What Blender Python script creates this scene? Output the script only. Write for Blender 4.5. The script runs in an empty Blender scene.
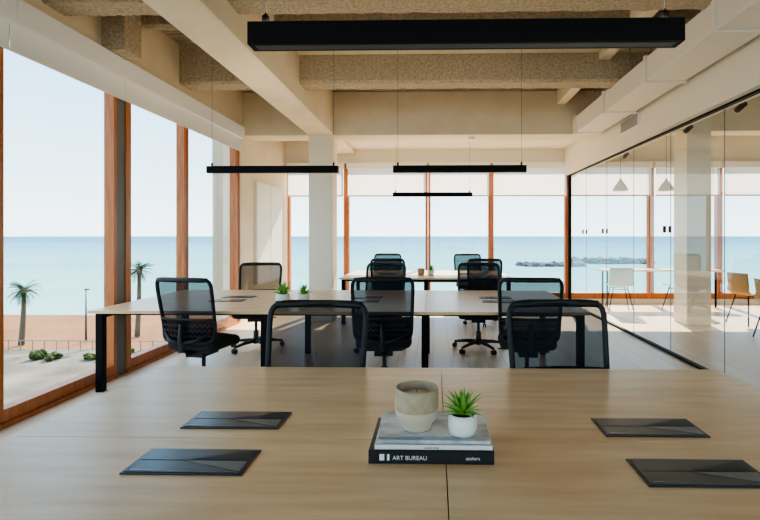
import bpy, math, random
from mathutils import Vector, Matrix
random.seed(7)
scene=bpy.context.scene
# ---------------------------------------------------------------- materials
def mat(name,color,rough=0.5,metal=0.0,noise=None,bump=0.0,spec=0.5,emit=None):
    m=bpy.data.materials.new(name); m.use_nodes=True
    nt=m.node_tree; b=nt.nodes['Principled BSDF']
    b.inputs['Base Color'].default_value=(*color,1); b.inputs['Roughness'].default_value=rough
    b.inputs['Metallic'].default_value=metal; b.inputs['Specular IOR Level'].default_value=spec
    if noise:
        scale,c2,vec,lo,hi=noise
        tc=nt.nodes.new('ShaderNodeTexCoord'); mp=nt.nodes.new('ShaderNodeMapping'); mp.inputs['Scale'].default_value=vec
        n=nt.nodes.new('ShaderNodeTexNoise'); n.inputs['Scale'].default_value=scale; n.inputs['Detail'].default_value=6
        r=nt.nodes.new('ShaderNodeValToRGB'); r.color_ramp.elements[0].position=lo; r.color_ramp.elements[1].position=hi
        r.color_ramp.elements[0].color=(*color,1); r.color_ramp.elements[1].color=(*c2,1)
        nt.links.new(tc.outputs['Object'],mp.inputs[0]); nt.links.new(mp.outputs[0],n.inputs['Vector'])
        nt.links.new(n.outputs['Fac'],r.inputs[0]); nt.links.new(r.outputs[0],b.inputs['Base Color'])
        if bump:
            bp=nt.nodes.new('ShaderNodeBump'); bp.inputs['Strength'].default_value=bump; bp.inputs['Distance'].default_value=0.02
            nt.links.new(n.outputs['Fac'],bp.inputs['Height']); nt.links.new(bp.outputs[0],b.inputs['Normal'])
    if emit:
        b.inputs['Emission Color'].default_value=(*emit[0],1); b.inputs['Emission Strength'].default_value=emit[1]
    return m
def glassmat(name,tint=(0.97,0.99,0.98),f0=0.05,top=0.7):
    m=bpy.data.materials.new(name); m.use_nodes=True; nt=m.node_tree; nt.nodes.clear()
    o=nt.nodes.new('ShaderNodeOutputMaterial'); mx=nt.nodes.new('ShaderNodeMixShader')
    t=nt.nodes.new('ShaderNodeBsdfTransparent'); t.inputs[0].default_value=(*tint,1)
    g=nt.nodes.new('ShaderNodeBsdfGlossy'); g.inputs['Roughness'].default_value=0.0
    f=nt.nodes.new('ShaderNodeLayerWeight'); f.inputs[0].default_value=0.5
    pw=nt.nodes.new('ShaderNodeMath'); pw.operation='POWER'; pw.inputs[1].default_value=4.5
    mu=nt.nodes.new('ShaderNodeMath'); mu.operation='MULTIPLY_ADD'; mu.inputs[1].default_value=top; mu.inputs[2].default_value=f0; mu.use_clamp=True
    nt.links.new(f.outputs['Facing'],pw.inputs[0]); nt.links.new(pw.outputs[0],mu.inputs[0]); nt.links.new(mu.outputs[0],mx.inputs[0])
    nt.links.new(t.outputs[0],mx.inputs[1]); nt.links.new(g.outputs[0],mx.inputs[2]); nt.links.new(mx.outputs[0],o.inputs[0])
    return m
def meshfabric(name,color,opacity,kind='ShaderNodeBsdfTransparent',tcol=(1,1,1)):
    m=bpy.data.materials.new(name); m.use_nodes=True; nt=m.node_tree; nt.nodes.clear()
    o=nt.nodes.new('ShaderNodeOutputMaterial'); mx=nt.nodes.new('ShaderNodeMixShader'); mx.inputs[0].default_value=opacity
    t=nt.nodes.new(kind); t.inputs[0].default_value=(*tcol,1)
    d=nt.nodes.new('ShaderNodeBsdfDiffuse'); d.inputs[0].default_value=(*color,1)
    nt.links.new(t.outputs[0],mx.inputs[1]); nt.links.new(d.outputs[0],mx.inputs[2]); nt.links.new(mx.outputs[0],o.inputs[0])
    return m
def plankmat(name,c1,c2,mortar,bw,rh,rough):
    m=mat(name,c1,rough); nt=m.node_tree; b=nt.nodes['Principled BSDF']
    tc=nt.nodes.new('ShaderNodeTexCoord'); mp=nt.nodes.new('ShaderNodeMapping'); mp.inputs['Rotation'].default_value=(0,0,math.pi/2)
    br=nt.nodes.new('ShaderNodeTexBrick'); br.inputs['Color1'].default_value=(*c1,1); br.inputs['Color2'].default_value=(*c2,1)
    br.inputs['Mortar'].default_value=(*mortar,1); br.inputs['Scale'].default_value=1; br.inputs['Mortar Size'].default_value=0.003
    br.inputs['Brick Width'].default_value=bw; br.inputs['Row Height'].default_value=rh
    mp2=nt.nodes.new('ShaderNodeMapping'); mp2.inputs['Scale'].default_value=(14,1.2,1)
    n=nt.nodes.new('ShaderNodeTexNoise'); n.inputs['Scale'].default_value=2.5; n.inputs['Detail'].default_value=6
    mix=nt.nodes.new('ShaderNodeMix'); mix.data_type='RGBA'; mix.blend_type='MULTIPLY'; mix.inputs[0].default_value=0.15
    nt.links.new(tc.outputs['Object'],mp.inputs[0]); nt.links.new(mp.outputs[0],br.inputs[0])
    nt.links.new(tc.outputs['Object'],mp2.inputs[0]); nt.links.new(mp2.outputs[0],n.inputs[0])
    nt.links.new(br.outputs[0],mix.inputs[6]); nt.links.new(n.outputs['Fac'],mix.inputs[7]); nt.links.new(mix.outputs[2],b.inputs['Base Color'])
    return m
M={}
M['oak']=mat('oak_laminate',(0.71,0.45,0.235),0.30,noise=(2.2,(0.87,0.62,0.36),(1.2,10,9),0.30,0.70),spec=0.5)
M['white']=mat('white_paint',(0.86,0.84,0.79),0.6)
M['cream']=mat('cream_paint',(0.77,0.66,0.49),0.75,noise=(3,(0.84,0.74,0.57),(1,1,1),0.35,0.7),bump=0.05)
M['creamw']=mat('offwhite_paint',(0.83,0.76,0.64),0.7)
M['conc']=mat('rough_concrete',(0.30,0.24,0.165),0.95,noise=(38,(0.58,0.49,0.36),(1,1,1),0.22,0.70),bump=0.8)
M['ceil']=mat('ceiling_formwork',(0.22,0.165,0.11),0.95,noise=(5,(0.52,0.43,0.31),(0.6,9,1),0.35,0.68),bump=0.6)
M['wood']=mat('window_timber',(0.38,0.10,0.022),0.42,noise=(5,(0.56,0.18,0.045),(6,6,0.6),0.3,0.7))
M['dark']=mat('anthracite',(0.05,0.05,0.055),0.5)
M['grey']=mat('grey_seal',(0.15,0.145,0.14),0.5)
M['black']=mat('black_plastic',(0.009,0.010,0.012),0.5,spec=0.4)
M['blackm']=mat('black_powdercoat',(0.004,0.004,0.005),0.55,spec=0.12)
M['fabric']=mat('black_fabric',(0.014,0.015,0.018),0.9)
M['mesh']=meshfabric('chair_mesh_fabric',(0.018,0.021,0.026),0.82)
M['mesh2']=meshfabric('chair_mesh_dense',(0.012,0.013,0.017),0.92)
M['chrome']=mat('grey_metal',(0.35,0.35,0.36),0.3,1.0)
M['floor']=plankmat('floor_planks',(0.84,0.70,0.54),(0.76,0.62,0.47),(0.46,0.35,0.25),1.4,0.2,0.34)
M['glass']=glassmat('window_glass',(0.98,0.99,0.985),0.03,0.45)
M['glassp']=glassmat('partition_glass',(0.92,0.955,0.94),0.11,0.65)
M['shade']=meshfabric('roller_shade_fabric',(0.86,0.86,0.85),0.50,'ShaderNodeBsdfTranslucent',(0.90,0.90,0.90))
M['shadeb']=mat('shade_cassette',(0.86,0.86,0.85),0.7)
M['alu']=mat('power_box_metal',(0.16,0.17,0.175),0.35,0.3)
M['alul']=mat('power_box_rim',(0.04,0.04,0.045),0.3,0.5)
M['boxlid']=mat('power_box_lid',(0.10,0.115,0.12),0.22,0.3)
M['page']=mat('paper_pages',(0.80,0.78,0.73),0.8)
M['bookb']=mat('black_book_cover',(0.012,0.012,0.014),0.35)
M['bookg']=mat('grey_magazine_cover',(0.38,0.41,0.43),0.25,noise=(9,(0.70,0.72,0.73),(1,2,1),0.4,0.6))
M['stone']=mat('stoneware',(0.40,0.30,0.20),0.75,noise=(30,(0.52,0.41,0.28),(1,1,1),0.3,0.7),bump=0.15)
M['stonel']=mat('stoneware_light',(0.58,0.49,0.36),0.7)
M['wax']=mat('candle_wax',(0.75,0.66,0.5),0.5)
M['pot']=mat('white_ceramic',(0.86,0.85,0.82),0.3)
M['soil']=mat('soil',(0.06,0.04,0.025),0.95)
M['leaf']=mat('succulent_leaf',(0.10,0.33,0.03),0.45,noise=(20,(0.26,0.56,0.09),(1,1,1),0.3,0.7))
M['palm']=mat('palm_frond',(0.016,0.036,0.010),0.9,spec=0.1)
M['trunk']=mat('palm_trunk',(0.07,0.05,0.03),0.9,noise=(3,(0.12,0.09,0.06),(1,1,6),0.3,0.7))
M['sand']=mat('beach_sand',(0.19,0.092,0.047),0.95,noise=(0.15,(0.25,0.135,0.075),(1,1,1),0.3,0.7),spec=0.1)
M['pave']=mat('promenade_paving',(0.09,0.085,0.07),0.9,noise=(0.22,(0.20,0.185,0.155),(1,1,1),0.35,0.65),spec=0.1)
M['bush']=mat('hedge_leaves',(0.018,0.030,0.010),0.9,noise=(5,(0.07,0.095,0.03),(1,1,1),0.35,0.65),bump=0.8,spec=0.1)
M['rock']=mat('breakwater_rock',(0.09,0.10,0.11),0.95,noise=(0.5,(0.18,0.18,0.18),(1,1,1),0.3,0.7),spec=0.1)
M['duct']=mat('duct_white',(0.86,0.81,0.72),0.55)
M['text']=mat('spine_print',(0.85,0.85,0.85),0.6)
M['ext']=mat('exterior_render',(0.50,0.42,0.32),0.9)
M['chairw']=mat('white_shell',(0.70,0.69,0.66),0.5)
M['tan']=mat('tan_plywood',(0.48,0.28,0.13),0.5)
M['conelamp']=mat('lamp_shade_metal',(0.30,0.27,0.23),0.5)
M['fill_glow']=mat('added_fill_glow',(0.9,0.9,0.9),0.5,emit=((1.0,0.84,0.64),12.0))  # emission added on the unseen pendant tops to brighten ceiling and room
# sea
def seamat():
    m=mat('sea_water',(0.1,0.3,0.36),0.9,spec=0.0); nt=m.node_tree; b=nt.nodes['Principled BSDF']
    tc=nt.nodes.new('ShaderNodeTexCoord'); sp=nt.nodes.new('ShaderNodeSeparateXYZ'); nt.links.new(tc.outputs['Object'],sp.inputs[0])
    mr=nt.nodes.new('ShaderNodeMapRange'); mr.inputs[1].default_value=50; mr.inputs[2].default_value=900; nt.links.new(sp.outputs[1],mr.inputs[0])
    r=nt.nodes.new('ShaderNodeValToRGB'); e=r.color_ramp.elements
    e[0].color=(0.21,0.38,0.40,1); e[1].color=(0.085,0.21,0.30,1); e[1].position=1.0
    a=e.new(0.10); a.color=(0.16,0.34,0.38,1); a=e.new(0.35); a.color=(0.12,0.28,0.36,1)
    n=nt.nodes.new('ShaderNodeTexNoise'); n.inputs['Scale'].default_value=0.06; n.inputs['Detail'].default_value=8
    mp=nt.nodes.new('ShaderNodeMapping'); mp.inputs['Scale'].default_value=(0.3,1.5,1); nt.links.new(tc.outputs['Object'],mp.inputs[0]); nt.links.new(mp.outputs[0],n.inputs[0])
    mr2=nt.nodes.new('ShaderNodeMapRange'); mr2.inputs[3].default_value=0.7; mr2.inputs[4].default_value=1.3; nt.links.new(n.outputs[0],mr2.inputs[0])
    mx=nt.nodes.new('ShaderNodeMix'); mx.data_type='RGBA'; mx.blend_type='MULTIPLY'; mx.inputs[0].default_value=0.7
    nt.links.new(mr.outputs[0],r.inputs[0]); nt.links.new(r.outputs[0],mx.inputs[6]); nt.links.new(mr2.outputs[0],mx.inputs[7]); nt.links.new(mx.outputs[2],b.inputs['Base Color'])
    return m
M['sea']=seamat()
# ---------------------------------------------------------------- mesh builder
class MB:
    def __init__(s): s.v=[]; s.f=[]; s.mi=[]; s.sm=[]; s.mats=[]
    def m(s,k):
        if k not in s.mats: s.mats.append(k)
        return s.mats.index(k)
    def add(s,vs,fs,k,smooth=False,T=None):
        o=len(s.v); i=s.m(k)
        for p in vs:
            p=Vector(p); s.v.append(T@p if T else p)
        for f in fs: s.f.append([a+o for a in f]); s.mi.append(i); s.sm.append(smooth)
    def box(s,x0,x1,y0,y1,z0,z1,k,T=None):
        vs=[(x,y,z) for z in (z0,z1) for y in (y0,y1) for x in (x0,x1)]
        s.add(vs,[(0,2,3,1),(4,5,7,6),(0,1,5,4),(2,6,7,3),(0,4,6,2),(1,3,7,5)],k,False,T)
    def rings(s,R,k,smooth=True,cap=True,closed=False):
        n=len(R[0]); vs=[p for r in R for p in r]; fs=[]
        L=len(R)
        for i in range(L if closed else L-1):
            a=i*n; b=((i+1)%L)*n
            for j in range(n): fs.append((a+j,a+(j+1)%n,b+(j+1)%n,b+j))
        if cap and not closed:
            fs.append(tuple(range(n))[::-1]); fs.append(tuple((L-1)*n+j for j in range(n)))
        s.add(vs,fs,k,smooth)
    def tube(s,P,r,k,seg=8,closed=False,smooth=True,flat=1.0):
        P=[Vector(p) for p in P]; R=[]; n=len(P)
        for i in range(n):
            if closed: t=P[(i+1)%n]-P[i-1]
            else: t=P[min(i+1,n-1)]-P[max(i-1,0)]
            t.normalize()
            ref=Vector((0,1,0)) if abs(t.y)<0.9 else Vector((0,0,1))
            a=t.cross(ref).normalized(); b=t.cross(a).normalized()
            rr=r[i] if isinstance(r,(list,tuple)) else r
            R.append([P[i]+a*math.cos(q)*rr+b*math.sin(q)*rr*flat for q in [2*math.pi*j/seg for j in range(seg)]])
        s.rings(R,k,smooth,True,closed)
    def lathe(s,prof,c,k,seg=32,smooth=True):
        c=Vector(c); R=[[c+Vector((max(r,1e-4)*math.cos(a),max(r,1e-4)*math.sin(a),z)) for a in [2*math.pi*j/seg for j in range(seg)]] for r,z in prof]
        s.rings(R,k,smooth,True)
    def mesh(s,name):
        me=bpy.data.meshes.new(name); me.from_pydata([tuple(v) for v in s.v],[],s.f)
        for k in s.mats: me.materials.append(M[k])
        for p,i,q in zip(me.polygons,s.mi,s.sm): p.material_index=i; p.use_smooth=q
        me.update()
        import bmesh
        bm=bmesh.new(); bm.from_mesh(me); bmesh.ops.recalc_face_normals(bm,faces=bm.faces); bm.to_mesh(me); bm.free()
        return me
    def obj(s,name,loc=(0,0,0),rot=0,bevel=0,parent=None):
        o=bpy.data.objects.new(name,s.mesh(name)); scene.collection.objects.link(o); o.location=loc; o.rotation_euler=(0,0,rot)
        if bevel:
            b=o.modifiers.new('bevel','BEVEL'); b.width=bevel; b.segments=2; b.limit_method='ANGLE'; b.angle_limit=math.radians(50)
        if parent: o.parent=parent
        return o
def inst(me,name,loc,rot=0):
    o=bpy.data.objects.new(name,me); scene.collection.objects.link(o); o.location=loc; o.rotation_euler=(0,0,rot); return o
def simple(name,x0,x1,y0,y1,z0,z1,k,bevel=0):
    b=MB(); cx,cy,cz=(x0+x1)/2,(y0+y1)/2,(z0+z1)/2
    b.box(x0-cx,x1-cx,y0-cy,y1-cy,z0-cz,z1-cz,k); return b.obj(name,(cx,cy,cz),0,bevel)
# ---------------------------------------------------------------- dimensions
XL,XG,XR=-3.12,2.78,8.2
YB,YF=-3.0,9.7
ZC=3.75
simple('floor',XL-0.3,XR,YB,YF+0.25,-0.2,0,'floor')
simple('ceiling',XL-0.3,XR,YB,YF+0.25,ZC,ZC+0.2,'ceil')
# left wall
b=MB()
b.box(XL-0.28,XL,YB,YF+0.2,3.0,ZC,'cream')
b.box(XL-0.28,XL,7.43,YF+0.2,0,3.0,'cream')
b.box(XL-0.28,XL,YB,-1.6,0,3.0,'cream')
b.obj('wall_left')
b=MB(); b.box(XL,XL+0.05,8.0,9.35,0.55,2.35,'white'); b.box(XL+0.05,XL+0.056,8.02,8.66,0.58,2.32,'white'); b.box(XL+0.05,XL+0.056,8.69,9.33,0.58,2.32,'white')
b.tube([(XL+0.08,8.62,1.3),(XL+0.08,8.62,1.5)],0.006,'chrome'); b.obj('wall_cabinet',bevel=0.004)
# far wall
b=MB()
b.box(XL-0.28,XR,YF,YF+0.25,2.92,ZC,'creamw')
b.box(XL,XR,YF-0.02,YF+0.2,0,0.10,'creamw')
b.obj('wall_far')
b=MB()
b.box(XL-0.28,XR,YB-0.2,YB,0,0.5,'creamw'); b.box(XL-0.28,XR,YB-0.2,YB,3.0,ZC,'creamw')
for x in (-3.38,-1.6,0.1,1.8,3.5,5.2,6.9): b.box(x,x+0.15,YB-0.2,YB,0.5,3.0,'creamw')  # unseen rear wall, openings added between posts to let sky light in
b.obj('wall_back')
simple('wall_right',XR,XR+0.2,YB,YF+0.25,0,ZC,'creamw')
# ---- left windows
def win_y(i,y0,y1,wide0=0.09,wide1=0.09):
    b=MB(); x0,x1=XL-0.12,XL-0.02
    b.box(x0,x1,y0,y0+wide0,0,3.0,'wood'); b.box(x0,x1,y1-wide1,y1,0,3.0,'wood')
    b.box(x0,x1,y0+wide0,y1-wide1,0,0.13,'wood'); b.box(x0,x1,y0+wide0,y1-wide1,2.90,3.0,'wood')
    b.box(x1,x1+0.02,y0,y1,0.0,0.035,'wood')
    X=XL-0.08
    b.add([(X,y0+wide0,0.13),(X,y1-wide1,0.13),(X,y1-wide1,2.9),(X,y0+wide0,2.9)],[(0,1,2,3)],'glass')
    b.box(x0+0.03,x1-0.03,y0+wide0,y0+wide0+0.02,0.13,2.90,'dark')
    return b.obj('window_%d'%i)
win_y(1,-1.55,-0.15); win_y(2,-0.1,1.6); win_y(3,1.65,3.30,0.09,0.09)
win_y(4,3.30,4.54,0.03,0.04)
simple('trim_1',XL-0.14,XL-0.03,4.54,4.68,0,3.0,'grey')
win_y(5,4.68,5.84,0.08,0.06); win_y(6,5.86,7.43,0.03,0.12)
for y0,y1 in ((-1.5,1.62),(1.622,3.33),(3.332,4.60),(4.602,5.85),(5.852,7.41)):
    b=MB(); b.box(XL,XL+0.08,y0,y1,2.96,3.14,'shadeb'); b.box(XL+0.02,XL+0.026,y0+0.003,y1-0.003,2.78,2.97,'shadeb'); b.box(XL+0.014,XL+0.032,y0+0.003,y1-0.003,2.755,2.78,'white')
    b.obj('roller_shade',bevel=0.001)
# ---- far windows
posts=[-3.09,-1.84,-0.125,1.19,2.78,4.5,5.9,7.2,8.2]
for i in range(len(posts)-1):
    a,c=posts[i],posts[i+1]; b=MB(); w=0.055
    y0,y1=YF+0.02,YF+0.13
    b.box(a+0.005,a+w,y0,y1,0.10,2.92,'wood'); b.box(c-w,c-0.005,y0,y1,0.10,2.92,'wood')
    b.box(a+w,c-w,y0,y1,0.10,0.22,'wood'); b.box(a+w,c-w,y0,y1,2.82,2.92,'wood')
    Y=YF+0.07
    b.add([(a+w,Y,0.22),(c-w,Y,0.22),(c-w,Y,2.82),(a+w,Y,2.82)],[(0,1,2,3)],'glass')
    b.obj('window_%d'%(7+i))
    b=MB(); b.box(a+0.03,c-0.03,YF-0.10,YF,2.80,2.92,'white'); b.add([(a+0.05,YF-0.058,2.25),(c-0.05,YF-0.058,2.25),(c-0.05,YF-0.058,2.82),(a+0.05,YF-0.058,2.82)],[(0,1,2,3)],'shade'); b.box(a+0.05,c-0.05,YF-0.068,YF-0.046,2.22,2.25,'chairw')
    b.obj('roller_shade')
# ---- structural
simple('column',-2.05,-1.66,7.56,7.94,0,3.06,'creamw',0.01)
simple('ceiling_beam',-2.05,-1.64,YB,7.55,3.05,ZC,'cream',0.01)
simple('ceiling_beam',XL,XG,7.55,7.97,3.04,ZC,'cream',0.01)
simple('ceiling_beam',-2.05,-1.64,7.97,YF,3.12,ZC,'cream',0.01)
def rib(y0,y1,z0,xa,xb):
    b=MB(); nx=60
    R=[]
    for i in range(nx+1):
        x=xa+(xb-xa)*i/nx; j=lambda:random.uniform(-0.006,0.006)
        R.append([(x,y0+j(),ZC),(x,y0+j(),z0+0.03+j()),(x,y0+0.03+j(),z0+j()),(x,y1-0.03+j(),z0+j()),(x,y1+j(),z0+0.03+j()),(x,y1+j(),ZC)])
    b.rings([[Vector(p) for p in r] for r in R],'conc',False)
    b.obj('ceiling_rib')
for y in (-0.3,1.75,3.62,5.63):
    rib(y,y+0.28,3.26,XL,-2.05); rib(y,y+0.28,3.26,-1.64,XG)
for y in (4.75,6.65):
    rib(y,y+0.1,3.56,-1.64,XG); rib(y,y+0.1,3.56,XL,-2.05)
simple('trim_2',-1.64,XG,5.50,5.62,3.60,ZC,'cream')
simple('ceiling_beam_stub',-3.12,-2.90,4.3,4.55,3.15,ZC,'conc')
simple('ceiling_slab_far',-1.64,XG,7.97,YF,3.20,3.26,'creamw')
b=MB(); b.box(XG-0.08,XG+0.14,YB,YF,2.66,ZC,'creamw'); b.obj('wall_partition_header')
b=MB(); b.box(XG-0.10,XG-0.08,6.15,6.75,2.86,3.02,'white')
for i in range(6): b.box(XG-0.108,XG-0.1,6.18,6.72,2.875+i*0.024,2.885+i*0.024,'dark')
b.obj('air_vent')
b=MB(); b.box(2.22,2.62,0.2,7.5,3.02,3.27,'duct')
for y in (7.3,6.1,4.9,3.7,2.5): b.box(2.20,2.64,y,y+0.05,3.0,3.29,'duct')
for y in (6.7,5.5,4.3,3.1): b.tube([(2.3,y,3.27),(2.3,y,ZC)],0.006,'chrome'); b.tube([(2.54,y,3.27),(2.54,y,ZC)],0.006,'chrome')
b.obj('ventilation_duct',bevel=0.008)
simple('ceiling_beam',1.98,2.12,YB,7.55,3.52,ZC,'cream',0.01)
b=MB(); b.lathe([(0.05,0),(0.055,0.015),(0.05,0.035),(0.03,0.04)],(0,0,-0.04),'white',20); b.obj('smoke_detector',(0.62,7.75,3.04))
# ---- glass partition
b=MB()
ys=[YF-0.05-1.02*i for i in range(12)]
for i in range(len(ys)-1):
    X=XG+0.025; a,c=ys[i+1]+0.003,ys[i]-0.003
    b.add([(X,a,0.03),(X,c,0.03),(X,c,2.64),(X,a,2.64)],[(0,1,2,3)],'glassp')
b.box(XG,XG+0.05,ys[-1],ys[0],0,0.03,'blackm'); b.box(XG,XG+0.05,ys[-1],ys[0],2.64,2.66,'blackm')
b.box(XG,XG+0.05,YF-0.06,YF-0.01,0,2.66,'blackm')
for y in ys[1:-1]: b.box(XG+0.022,XG+0.028,y-0.003,y+0.003,0.03,2.64,'alu')
for y in (ys[1]+0.08,ys[2]+0.08,ys[4]+0.08):
    for dx in (-0.02,0.045): b.box(XG+dx,XG+dx+0.02,y-0.02,y+0.02,1.44,1.52,'blackm')
b.obj('glass_partition')
# ---------------------------------------------------------------- desks
def power_box(b,cx,cy,z):
    w,d=0.17,0.075
    b.box(cx-w,cx+w,cy-d,cy+d,z,z+0.004,'alul')
    b.box(cx-w+0.008,cx+w-0.008,cy-d+0.008,cy+d-0.008,z+0.004,z+0.006,'boxlid')
    b.box(cx-w+0.012,cx+w-0.012,cy-0.0012,cy+0.0012,z+0.006,z+0.0068,'black')
    zz=z+0.0068
    b.add([(cx-0.02,cy+0.004,zz),(cx+w-0.012,cy+d-0.012,zz),(cx+w-0.012,cy+0.004,zz)],[(0,1,2)],'black')  # dark triangle draws a diagonal reflection onto the lid
    b.add([(cx-0.02,cy-0.004,zz),(cx+w-0.012,cy-d+0.012,zz),(cx+w-0.012,cy-0.004,zz),],[(0,1,2)],'alu')  # paler triangle, reflection drawn on the near flap
    b.add([(cx-w+0.02,cy-d+0.014,zz),(cx-0.05,cy-d+0.014,zz),(cx-w+0.02,cy-d+0.02,zz)],[(0,1,2)],'chrome')
def desk(xs,y0,y1,zt,boxes):
    b=MB(); ym=(y0+y1)/2; g=0.0015; th=0.026
    for i in range(len(xs)-1):
        for a,c in ((y0,ym),(ym,y1)):
            b.box(xs[i]+g,xs[i+1]-g,a+g,c-g,zt-th,zt,'oak')
    for x,y in boxes: power_box(b,x,y,zt)
    L=[xs[0]+0.06]+xs[1:-1]+[xs[-1]-0.06]
    for x in L:
        b.box(x-0.03,x+0.03,y0+0.06,y0+0.12,0,zt-th,'blackm'); b.box(x-0.03,x+0.03,y1-0.12,y1-0.06,0,zt-th,'blackm')
        b.box(x-0.025,x+0.025,y0+0.12,y1-0.12,zt-th-0.05,zt-th,'blackm')
    for y in (y0+0.2,ym,y1-0.24): b.box(L[0],L[-1],y,y+0.04,zt-th-0.045,zt-th-0.004,'blackm')
    b.box(L[0]+0.1,L[-1]-0.1,ym-0.1,ym+0.14,zt-th-0.11,zt-th-0.10,'blackm')
    return b.obj('office_desk',bevel=0.0015)
desk([-1.38,0.035,1.40],0.68,2.33,0.74,[(-0.70,1.65),(-0.70,1.343),(0.735,1.615),(0.735,1.308)])
desk([-3.06,-1.51,-0.08,1.35],4.04,5.64,0.74,[(-2.1,4.98),(-2.1,4.7),(-0.72,4.98),(-0.72,4.7),(0.65,4.98),(0.65,4.7)])
desk([-1.50,-0.13,1.24],7.29,8.89,0.74,[(-0.8,8.2),(-0.8,7.98),(0.6,8.2),(0.6,7.98)])
# ---------------------------------------------------------------- office chair
def chair_mesh():
    b=MB(); A=0.262
    def B(u,v,off=0):
        x=u*A*(0.93+0.07*v); z=0.50+0.54*v
        y=0.235+0.075*v**1.2-0.045*u*u-0.018*math.sin(math.pi*min(v*1.3,1))
        return Vector((x,y+off,z))
    def sup(t,e=9):
        c,s=math.cos(t),math.sin(t)
        return math.copysign(abs(c)**(2/e),c),math.copysign(abs(s)**(2/e),s)
    P=[]
    for i in range(72):
        u,w=sup(2*math.pi*(i+0.5)/72); P.append(B(u,0.5+0.5*w))
    b.tube(P,0.0155,'black',8,closed=True)
    def umax(v):
        w=min(abs(2*v-1),0.999); return (1-w**9)**(1/9)
    def sheet(v0,v1,k,off,n=14):
        vs=[];fs=[]
        for i in range(n+1):
            v=v0+(v1-v0)*i/n; um=umax(v)
            for j in range(n+1): vs.append(B((-1+2*j/n)*um,v,off))
        for i in range(n):
            for j in range(n):
                a=i*(n+1)+j; fs.append((a,a+1,a+n+2,a+n+1))
        b.add(vs,fs,k,True)
    sheet(0.015,0.985,'mesh',0); 
    sheet(0.02,0.34,'mesh2',0.012)
    b.tube([B(-1+2*i/12,0.36,0.012) for i in range(13)],0.011,'black',6)
    for v in (0.1,0.18,0.26): b.tube([B(-0.96+1.92*i/24,v+0.018*(1 if i%2 else -1),0.018) for i in range(25)],0.0045,'dark',4)
    b.tube([B(-0.9+1.8*i/12,0.985,0.0) for i in range(13)],0.019,'black',8)
    b.tube([(0,0.10,0.40),(0,0.20,0.40),(0,0.285,0.44),(0,0.295,0.54),(0,0.285,0.66)],[0.028,0.028,0.026,0.022,0.016],'black',8)
    for s in (-1,1): b.tube([(0,0.288,0.50),(s*0.12,0.27,0.52),B(s*0.95,0.16,0.01)],[0.02,0.016,0.013],'black',8)
    R=[]
    for sc,z in ((0.80,0.418),(0.95,0.424),(1,0.445),(1,0.468),(0.975,0.488),(0.90,0.50),(0.6,0.505),(0.02,0.506)):
        r=[]
        for i in range(40):
            u,w=sup(2*math.pi*i/40,4.5); yy=-0.02+w*0.235*sc; r.append(Vector((u*0.25*sc,yy,z-(0.018 if w<-0.7 and sc>0.8 else 0))))
        R.append(r)
    b.rings(R,'fabric')
    b.box(-0.17,0.17,-0.17,0.15,0.395,0.42,'black'); b.box(-0.08,0.08,-0.10,0.13,0.345,0.396,'black')
    b.tube([(0.08,-0.02,0.38),(0.25,-0.02,0.385)],0.007,'black',6)
    b.lathe([(0.032,0.10),(0.032,0.22),(0.018,0.225),(0.018,0.35)],(0,0,0),'dark',16)
    b.lathe([(0.03,0.06),(0.05,0.075),(0.05,0.12),(0.035,0.13)],(0,0,0),'black',16)
    for i in range(5):
        a=2*math.pi*i/5+0.3; d=Vector((math.cos(a),math.sin(a),0)); t=Vector((-d.y,d.x,0))
        b.tube([d*0.03+Vector((0,0,0.10)),d*0.18+Vector((0,0,0.092)),d*0.315+Vector((0,0,0.072))],[0.026,0.021,0.015],'black',8)
        c=d*0.315+t*0.0
        b.tube([c+Vector((0,0,0.07)),c+Vector((0,0,0.04))],0.008,'dark',6)
        for s in (-1,1):
            q=c+t*s*0.016+Vector((0,0,0.028)); b.tube([q-t*0.009,q+t*0.009],0.028,'black',14,smooth=False)
    return b.mesh('office_chair')
CH=chair_mesh()
R=math.radians
def oc(x,y,deg): inst(CH,'office_chair',(x,y,0),R(deg))
oc(-0.63,2.20,-3); oc(0.675,2.25,4)
oc(-2.06,4.12,170); oc(-0.45,4.20,183); oc(0.83,4.18,176)
oc(-2.22,5.76,8); oc(-0.68,5.74,-14); oc(0.55,5.76,-6)
oc(-0.72,7.47,180); oc(0.80,7.45,176)
oc(-0.92,8.98,0); oc(0.68,8.98,4)
# ---------------------------------------------------------------- linear pendants, with an unseen upward glow added on top
def pendant(xc,y,zb,L=1.38):
    b=MB(); h=L/2
    b.box(-h,h,-0.03,0.03,0,0.072,'blackm')
    b.box(-h+0.02,h-0.02,-0.018,0.018,-0.001,0.0,'dark')
    b.box(-h+0.03,h-0.03,-0.022,0.022,0.072,0.0725,'fill_glow')  # added glowing strip, hidden from below, throws warm fill upward
    for x in (-h*0.93,h*0.93):
        b.tube([(x,0,0.075),(x,0,ZC-zb)],0.0018,'dark',5); b.lathe([(0.012,0.072),(0.012,0.10),(0.004,0.11)],(x,0,0),'blackm',10)
        b.lathe([(0.03,ZC-zb-0.03),(0.03,ZC-zb)],(x,0,0),'blackm',12)
    b.obj('linear_pendant_lamp',(xc,y,zb))
pendant(0.095,1.50,2.012); pendant(-1.69,4.84,2.06); pendant(0.265,4.84,2.06); pendant(-0.025,8.09,2.085)
pendant(-1.69,-1.0,2.06); pendant(0.4,-1.0,2.06)  # unseen pendants added behind the camera for more upward fill
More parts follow.
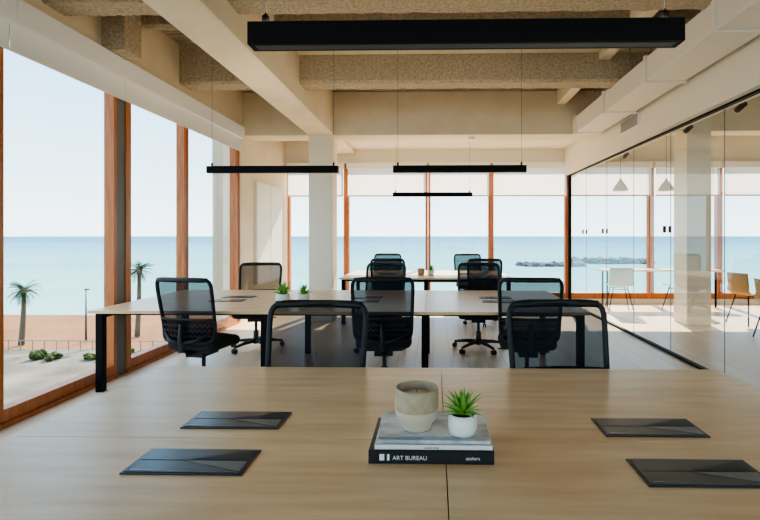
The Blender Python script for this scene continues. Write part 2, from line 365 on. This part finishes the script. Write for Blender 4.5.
# ---------------------------------------------------------------- desk-top objects
def books():
    e=bpy.data.objects.new('book_stack',None); scene.collection.objects.link(e); e.location=(-0.008,1.345,0.74)
    def book(x0,x1,y0,y1,z0,z1,cov,name,rot):
        b=MB(); t=0.0025
        b.box(x0,x1,y0,y1,z0,z0+t,cov); b.box(x0,x1,y0,y1,z1-t,z1,cov); b.box(x0,x1,y0,y0+t,z0,z1,cov)
        b.box(x0+0.004,x1-0.004,y0+t,y1-0.004,z0+t,z1-t,'page'); return b.obj(name,(0,0,0),rot,0.0008,e)
    book(-0.182,0.182,0.0,0.245,0.0,0.038,'bookb','hardback_black',0)
    book(-0.165,0.178,0.006,0.235,0.038,0.054,'page','hardback_white',0.0)
    book(-0.150,0.172,0.010,0.225,0.054,0.066,'bookg','magazine_grey',-0.012)
    book(-0.155,0.08,0.018,0.215,0.066,0.070,'bookg','magazine_thin',0.05)
    b=MB(); b.box(-0.128,-0.121,-0.0009,-0.0001,0.010,0.028,'text'); b.box(-0.150,-0.136,-0.0009,-0.0001,0.010,0.028,'text'); b.obj('spine_mark',parent=e)
    for txt,x,z,s,c in (('ART BUREAU',-0.112,0.012,0.017,'text'),('ateliers',0.10,0.013,0.014,'text'),('coastal living',-0.02,0.0425,0.008,'bookb')):
        cu=bpy.data.curves.new('t','FONT'); cu.body=txt; cu.size=s; cu.extrude=0.0002
        o=bpy.data.objects.new('tmp',cu); scene.collection.objects.link(o)
        bpy.context.view_layer.update(); dg=bpy.context.evaluated_depsgraph_get(); me=bpy.data.meshes.new_from_object(o.evaluated_get(dg)); bpy.data.objects.remove(o)
        me.materials.clear(); me.materials.append(M[c])
        q=bpy.data.objects.new('spine_title',me); scene.collection.objects.link(q); q.parent=e; q.location=(x,-0.0008 if z<0.036 else 0.0052,z); q.rotation_euler=(math.pi/2,0,0)
books()
b=MB()
b.lathe([(0.036,0),(0.043,0.003),(0.046,0.010),(0.046,0.016),(0.060,0.032),(0.0655,0.05),(0.066,0.064)],(0,0,0),'stonel',40)
b.lathe([(0.066,0.064),(0.0668,0.066),(0.0665,0.118),(0.0645,0.126),(0.061,0.127),(0.059,0.122),(0.058,0.108),(0.0,0.107)],(0,0,0),'stone',40)
b.lathe([(0.057,0.1075),(0.0,0.109)],(0,0,0),'wax',24); b.tube([(0,0,0.108),(0.001,0,0.121)],0.0012,'black',5)
b.obj('candle_pot',(-0.053,1.43,0.8102))
def succulent(name,loc,s=1.0,seed=1):
    rnd=random.Random(seed); b=MB()
    b.lathe([(0.030*s,0),(0.038*s,0.004*s),(0.044*s,0.022*s),(0.044*s,0.045*s),(0.040*s,0.062*s),(0.037*s,0.062*s),(0.037*s,0.055*s),(0.0,0.054*s)],(0,0,0),'pot',32)
    b.lathe([(0.0365*s,0.055*s),(0.0,0.057*s)],(0,0,0),'soil',20)
    for ring,(cnt,tilt,ln) in enumerate(((11,68,0.068),(10,45,0.082),(8,24,0.085),(4,8,0.08))):
        for i in range(cnt):
            a=2*math.pi*(i+0.5*ring)/cnt+rnd.uniform(-.15,.15); th=R(tilt+rnd.uniform(-7,7)); l=ln*s*rnd.uniform(0.85,1.1)
            d=Vector((math.cos(a),math.sin(a),0)); side=Vector((-d.y,d.x,0))
            rows=[]
            for k in range(6):
                t=k/5; th2=th*(0.75+0.35*t); c=d*(math.sin(th2)*l*t)+Vector((0,0,0.056*s+math.cos(th2)*l*t))
                w=[0.5,0.95,1.0,0.8,0.45,0.03][k]*0.0095*s; nrm=(d*math.cos(th2)-Vector((0,0,1))*math.sin(th2))
                rows.append([c-side*w,c+nrm*w*0.45,c+side*w,c-nrm*w*0.12])
            b.rings(rows,'leaf',True)
    return b.obj(name,loc)
succulent('potted_succulent',(0.086,1.40,0.8065),1.0,3)
succulent('potted_succulent',(-1.47,4.50,0.74),1.6,4)
succulent('potted_succulent',(-1.31,4.66,0.74),1.3,5)
succulent('potted_succulent',(-0.05,7.9,0.74),1.3,6)
b=MB(); b.lathe([(0.05,0),(0.06,0.02),(0.06,0.10),(0.055,0.11),(0.05,0.10),(0,0.095)],(0,0,0),'stone',24); b.obj('candle_pot',(-0.22,7.9,0.74))
# ---------------------------------------------------------------- room on the right
def cafe_chair(x,y,deg,shell):
    b=MB()
    vs=[];fs=[];n=10;prof=[(-0.20,0.46),(-0.17,0.475),(-0.05,0.465),(0.08,0.46),(0.16,0.47),(0.20,0.52),(0.225,0.62),(0.24,0.74),(0.25,0.82)]
    for k,(yy,zz) in enumerate(prof):
        for j in range(n+1):
            u=-1+2*j/n; w=0.215 if k<6 else 0.205; vs.append((u*w,yy-(0.04*u*u if k>5 else 0),zz+(0.025*u*u if k<6 else 0)))
    for k in range(len(prof)-1):
        for j in range(n): a=k*(n+1)+j; fs.append((a,a+1,a+n+2,a+n+1))
    b.add(vs,fs,shell,True)
    for sx in (-1,1):
        for sy in (-1,1): b.tube([(sx*0.12,sy*0.12,0.46),(sx*0.22,sy*0.21,0.0)],0.009,'blackm',6)
    b.tube([(-0.14,-0.14,0.42),(0.14,-0.14,0.42)],0.006,'blackm',6); b.tube([(-0.14,0.14,0.42),(0.14,0.14,0.42)],0.006,'blackm',6)
    o=b.obj('cafe_chair',(x,y,0),R(deg)); sd=o.modifiers.new('s','SOLIDIFY'); sd.thickness=0.006
cafe_chair(3.45,8.75,170,'chairw'); cafe_chair(4.55,8.7,-165,'chairw'); cafe_chair(5.0,7.5,100,'tan'); cafe_chair(4.6,6.3,80,'tan'); cafe_chair(6.6,8.6,180,'chairw')
def mtable(x0,x1,y0,y1):
    b=MB(); b.box(x0,x1,y0,y1,0.71,0.74,'oak')
    for x in (x0+0.1,x1-0.1):
        for y in (y0+0.1,y1-0.1): b.tube([(x,y,0.71),(x,y,0)],0.02,'blackm',8)
    b.obj('meeting_table',bevel=0.003)
mtable(5.0,7.4,5.9,6.9); mtable(3.3,5.6,9.1,9.55)
simple('column',3.95,4.33,7.35,7.75,0,ZC,'creamw',0.01)
simple('ceiling_beam',XG+0.14,XR,7.4,7.75,3.05,ZC,'cream',0.01)
def cone(x,y,z):
    b=MB(); b.lathe([(0.13,0),(0.12,0.05),(0.05,0.15),(0.02,0.19),(0.012,0.22)],(0,0,0),'conelamp',28); b.tube([(0,0,0.22),(0,0,ZC-z)],0.004,'dark',5); b.obj('cone_pendant_lamp',(x,y,z))
cone(3.3,8.3,2.2); cone(4.1,8.3,2.2); cone(5.3,6.4,2.1); cone(6.4,6.4,2.1)
b=MB(); b.box(3.5,3.53,2.5,9.3,3.0,3.03,'blackm')
for y in (3.2,4.3,5.4,6.5,8.6): b.tube([(3.515,y,3.0),(3.515,y,2.93)],0.01,'blackm'); b.tube([(3.515,y-0.06,2.9),(3.515,y+0.07,2.86)],0.035,'blackm',12)
for y in (3.0,6,9.0): b.tube([(3.515,y,3.03),(3.515,y,ZC)],0.004,'blackm')
b.obj('track_spotlights')
# ---------------------------------------------------------------- exterior
ZG=-8.0
simple('ground_promenade',-140,160,-60,38,ZG-0.6,ZG,'pave')
simple('ground_beach',-140,160,38,55,ZG-0.7,ZG-0.08,'sand')
b=MB(); b.add([(-9000,54,ZG-0.3),(9000,54,ZG-0.3),(9000,16000,ZG-0.3),(-9000,16000,ZG-0.3)],[(0,1,2,3)],'sea'); b.obj('sea')
simple('exterior_pier',-3.75,-3.45,7.8,8.2,ZG,ZC,'ext')
simple('building_facade_below',XL-0.25,XR,YB,YF+0.25,ZG,-0.2,'ext')
def palm(x,y,h,seed):
    rnd=random.Random(seed); b=MB(); P=[(0.15*math.sin(t*2.2),0.1*t,h*t) for t in [i/10 for i in range(11)]]
    b.tube(P,[0.24-0.09*i/10 for i in range(11)],'trunk',10); top=Vector(P[-1])
    b.lathe([(0.12,-0.3),(0.28,-0.05),(0.22,0.25),(0.02,0.4)],top,'trunk',10)
    for i in range(34):
        a=rnd.uniform(0,2*math.pi); el=rnd.uniform(-0.6,1.3); L=rnd.uniform(1.15,1.5); d=Vector((math.cos(a),math.sin(a),0)); side=Vector((-d.y,d.x,0)); Q=[]; p=top.copy(); ang=el
        for k in range(9):
            Q.append(p.copy()); p=p+(d*math.cos(ang)+Vector((0,0,math.sin(ang))))*L/8; ang-=0.15
        b.tube(Q,[0.03-0.003*k for k in range(9)],'palm',4)
        for k in range(1,9):
            for s in (-1,1):
                for q in (0,0.5):
                    base=Q[k-1].lerp(Q[k],q); w=0.3*math.sin(math.pi*min(1,(k+q)/9.5))+0.05
                    fw=(Q[k]-Q[k-1]).normalized(); tip=base+side*s*w+fw*0.22-Vector((0,0,0.08))
                    b.add([base-fw*0.02,base+fw*0.03,tip],[(0,1,2)],'palm')
    b.obj('palm_tree',(x,y,ZG))
palm(-35.7,39.5,4.6,1); palm(-27.8,43,6.1,2); palm(-43,42,5,5)
def lamp(x,y,h):
    b=MB(); b.tube([(0,0,0),(0,0,h)],[0.09,0.05],'dark',8); b.box(-0.1,0.3,-0.08,0.08,h,h+0.1,'dark'); b.obj('street_lamp',(x,y,ZG))
lamp(-31.0,40.8,4.6); lamp(-13,39,5)
def blob(name,cx,cy,cz,k,seed,cnt,spread,size,flat=1.0):
    import bmesh
    rnd=random.Random(seed); b=MB()
    for i in range(cnt):
        bm=bmesh.new(); bmesh.ops.create_icosphere(bm,subdivisions=2,radius=1)
        o=Vector((rnd.uniform(-1,1)*spread[0],rnd.uniform(-1,1)*spread[1],rnd.uniform(0,1)*spread[2])); s=rnd.uniform(*size)
        vs=[o+Vector((v.co.x,v.co.y,v.co.z*flat))*s*rnd.uniform(0.6,1.25) for v in bm.verts]; fs=[[v.index for v in f.verts] for f in bm.faces]; bm.free()
        b.add(vs,fs,k,False)
    b.obj(name,(cx,cy,cz))
blob('hedge',-23.5,35.0,ZG+0.2,'bush',1,34,(3.2,0.7,0.2),(0.2,0.42),0.8)
blob('hedge',-29.5,34.6,ZG+0.2,'bush',2,8,(0.9,0.5,0.15),(0.2,0.5),0.9)
blob('rock_breakwater',38,150,ZG-0.5,'rock',3,150,(10,2.5,0.9),(0.5,1.4),0.7)
blob('rock_breakwater',62,165,ZG-0.5,'rock',9,120,(14,2.5,1.6),(0.7,1.8),0.7)
b=MB()
for i in range(40): b.box(-45+i*1.0,-44.95+i*1.0,37.5,37.55,ZG,ZG+0.8,'grey')
b.box(-45,-5,37.49,37.56,ZG+0.78,ZG+0.84,'grey'); b.obj('promenade_railing')
# ---------------------------------------------------------------- world, sun
w=bpy.data.worlds.new('sky'); scene.world=w; w.use_nodes=True; nt=w.node_tree; bg=nt.nodes['Background']
tc=nt.nodes.new('ShaderNodeTexCoord'); sp=nt.nodes.new('ShaderNodeSeparateXYZ'); r=nt.nodes.new('ShaderNodeValToRGB')
nt.links.new(tc.outputs['Generated'],sp.inputs[0]); nt.links.new(sp.outputs[2],r.inputs[0]); nt.links.new(r.outputs[0],bg.inputs[0])
e=r.color_ramp.elements; e[0].position=0.0; e[0].color=(0.64,0.79,0.86,1); e[1].position=1.0; e[1].color=(0.62,0.78,1.0,1)
a=e.new(0.10); a.color=(0.46,0.68,0.84,1); a=e.new(0.36); a.color=(0.20,0.43,0.74,1); a=e.new(0.6); a.color=(0.50,0.72,1.0,1)
bg.inputs[1].default_value=1.9
sun=bpy.data.lights.new('sun','SUN'); sun.energy=7; sun.angle=0.01; sun.color=(1,0.88,0.70)
so=bpy.data.objects.new('sun',sun); scene.collection.objects.link(so)
so.rotation_euler=Vector((-0.15,-0.77,-0.62)).to_track_quat('-Z','Y').to_euler()
# ---------------------------------------------------------------- camera
cam=bpy.data.cameras.new('camera'); co=bpy.data.objects.new('camera',cam); scene.collection.objects.link(co); scene.camera=co
cam.sensor_width=36; cam.lens=22.03; cam.shift_x=-0.0582; cam.shift_y=-0.0316; cam.clip_end=20000
co.location=(0,0,1.40); co.rotation_euler=(math.pi/2,0,R(1.2))
scene.view_settings.view_transform='AgX'; scene.view_settings.look='AgX - Medium High Contrast'; scene.view_settings.exposure=1.2
try:
    scene.view_settings.use_white_balance=True; scene.view_settings.white_balance_temperature=7100
except Exception as ex: print(ex)
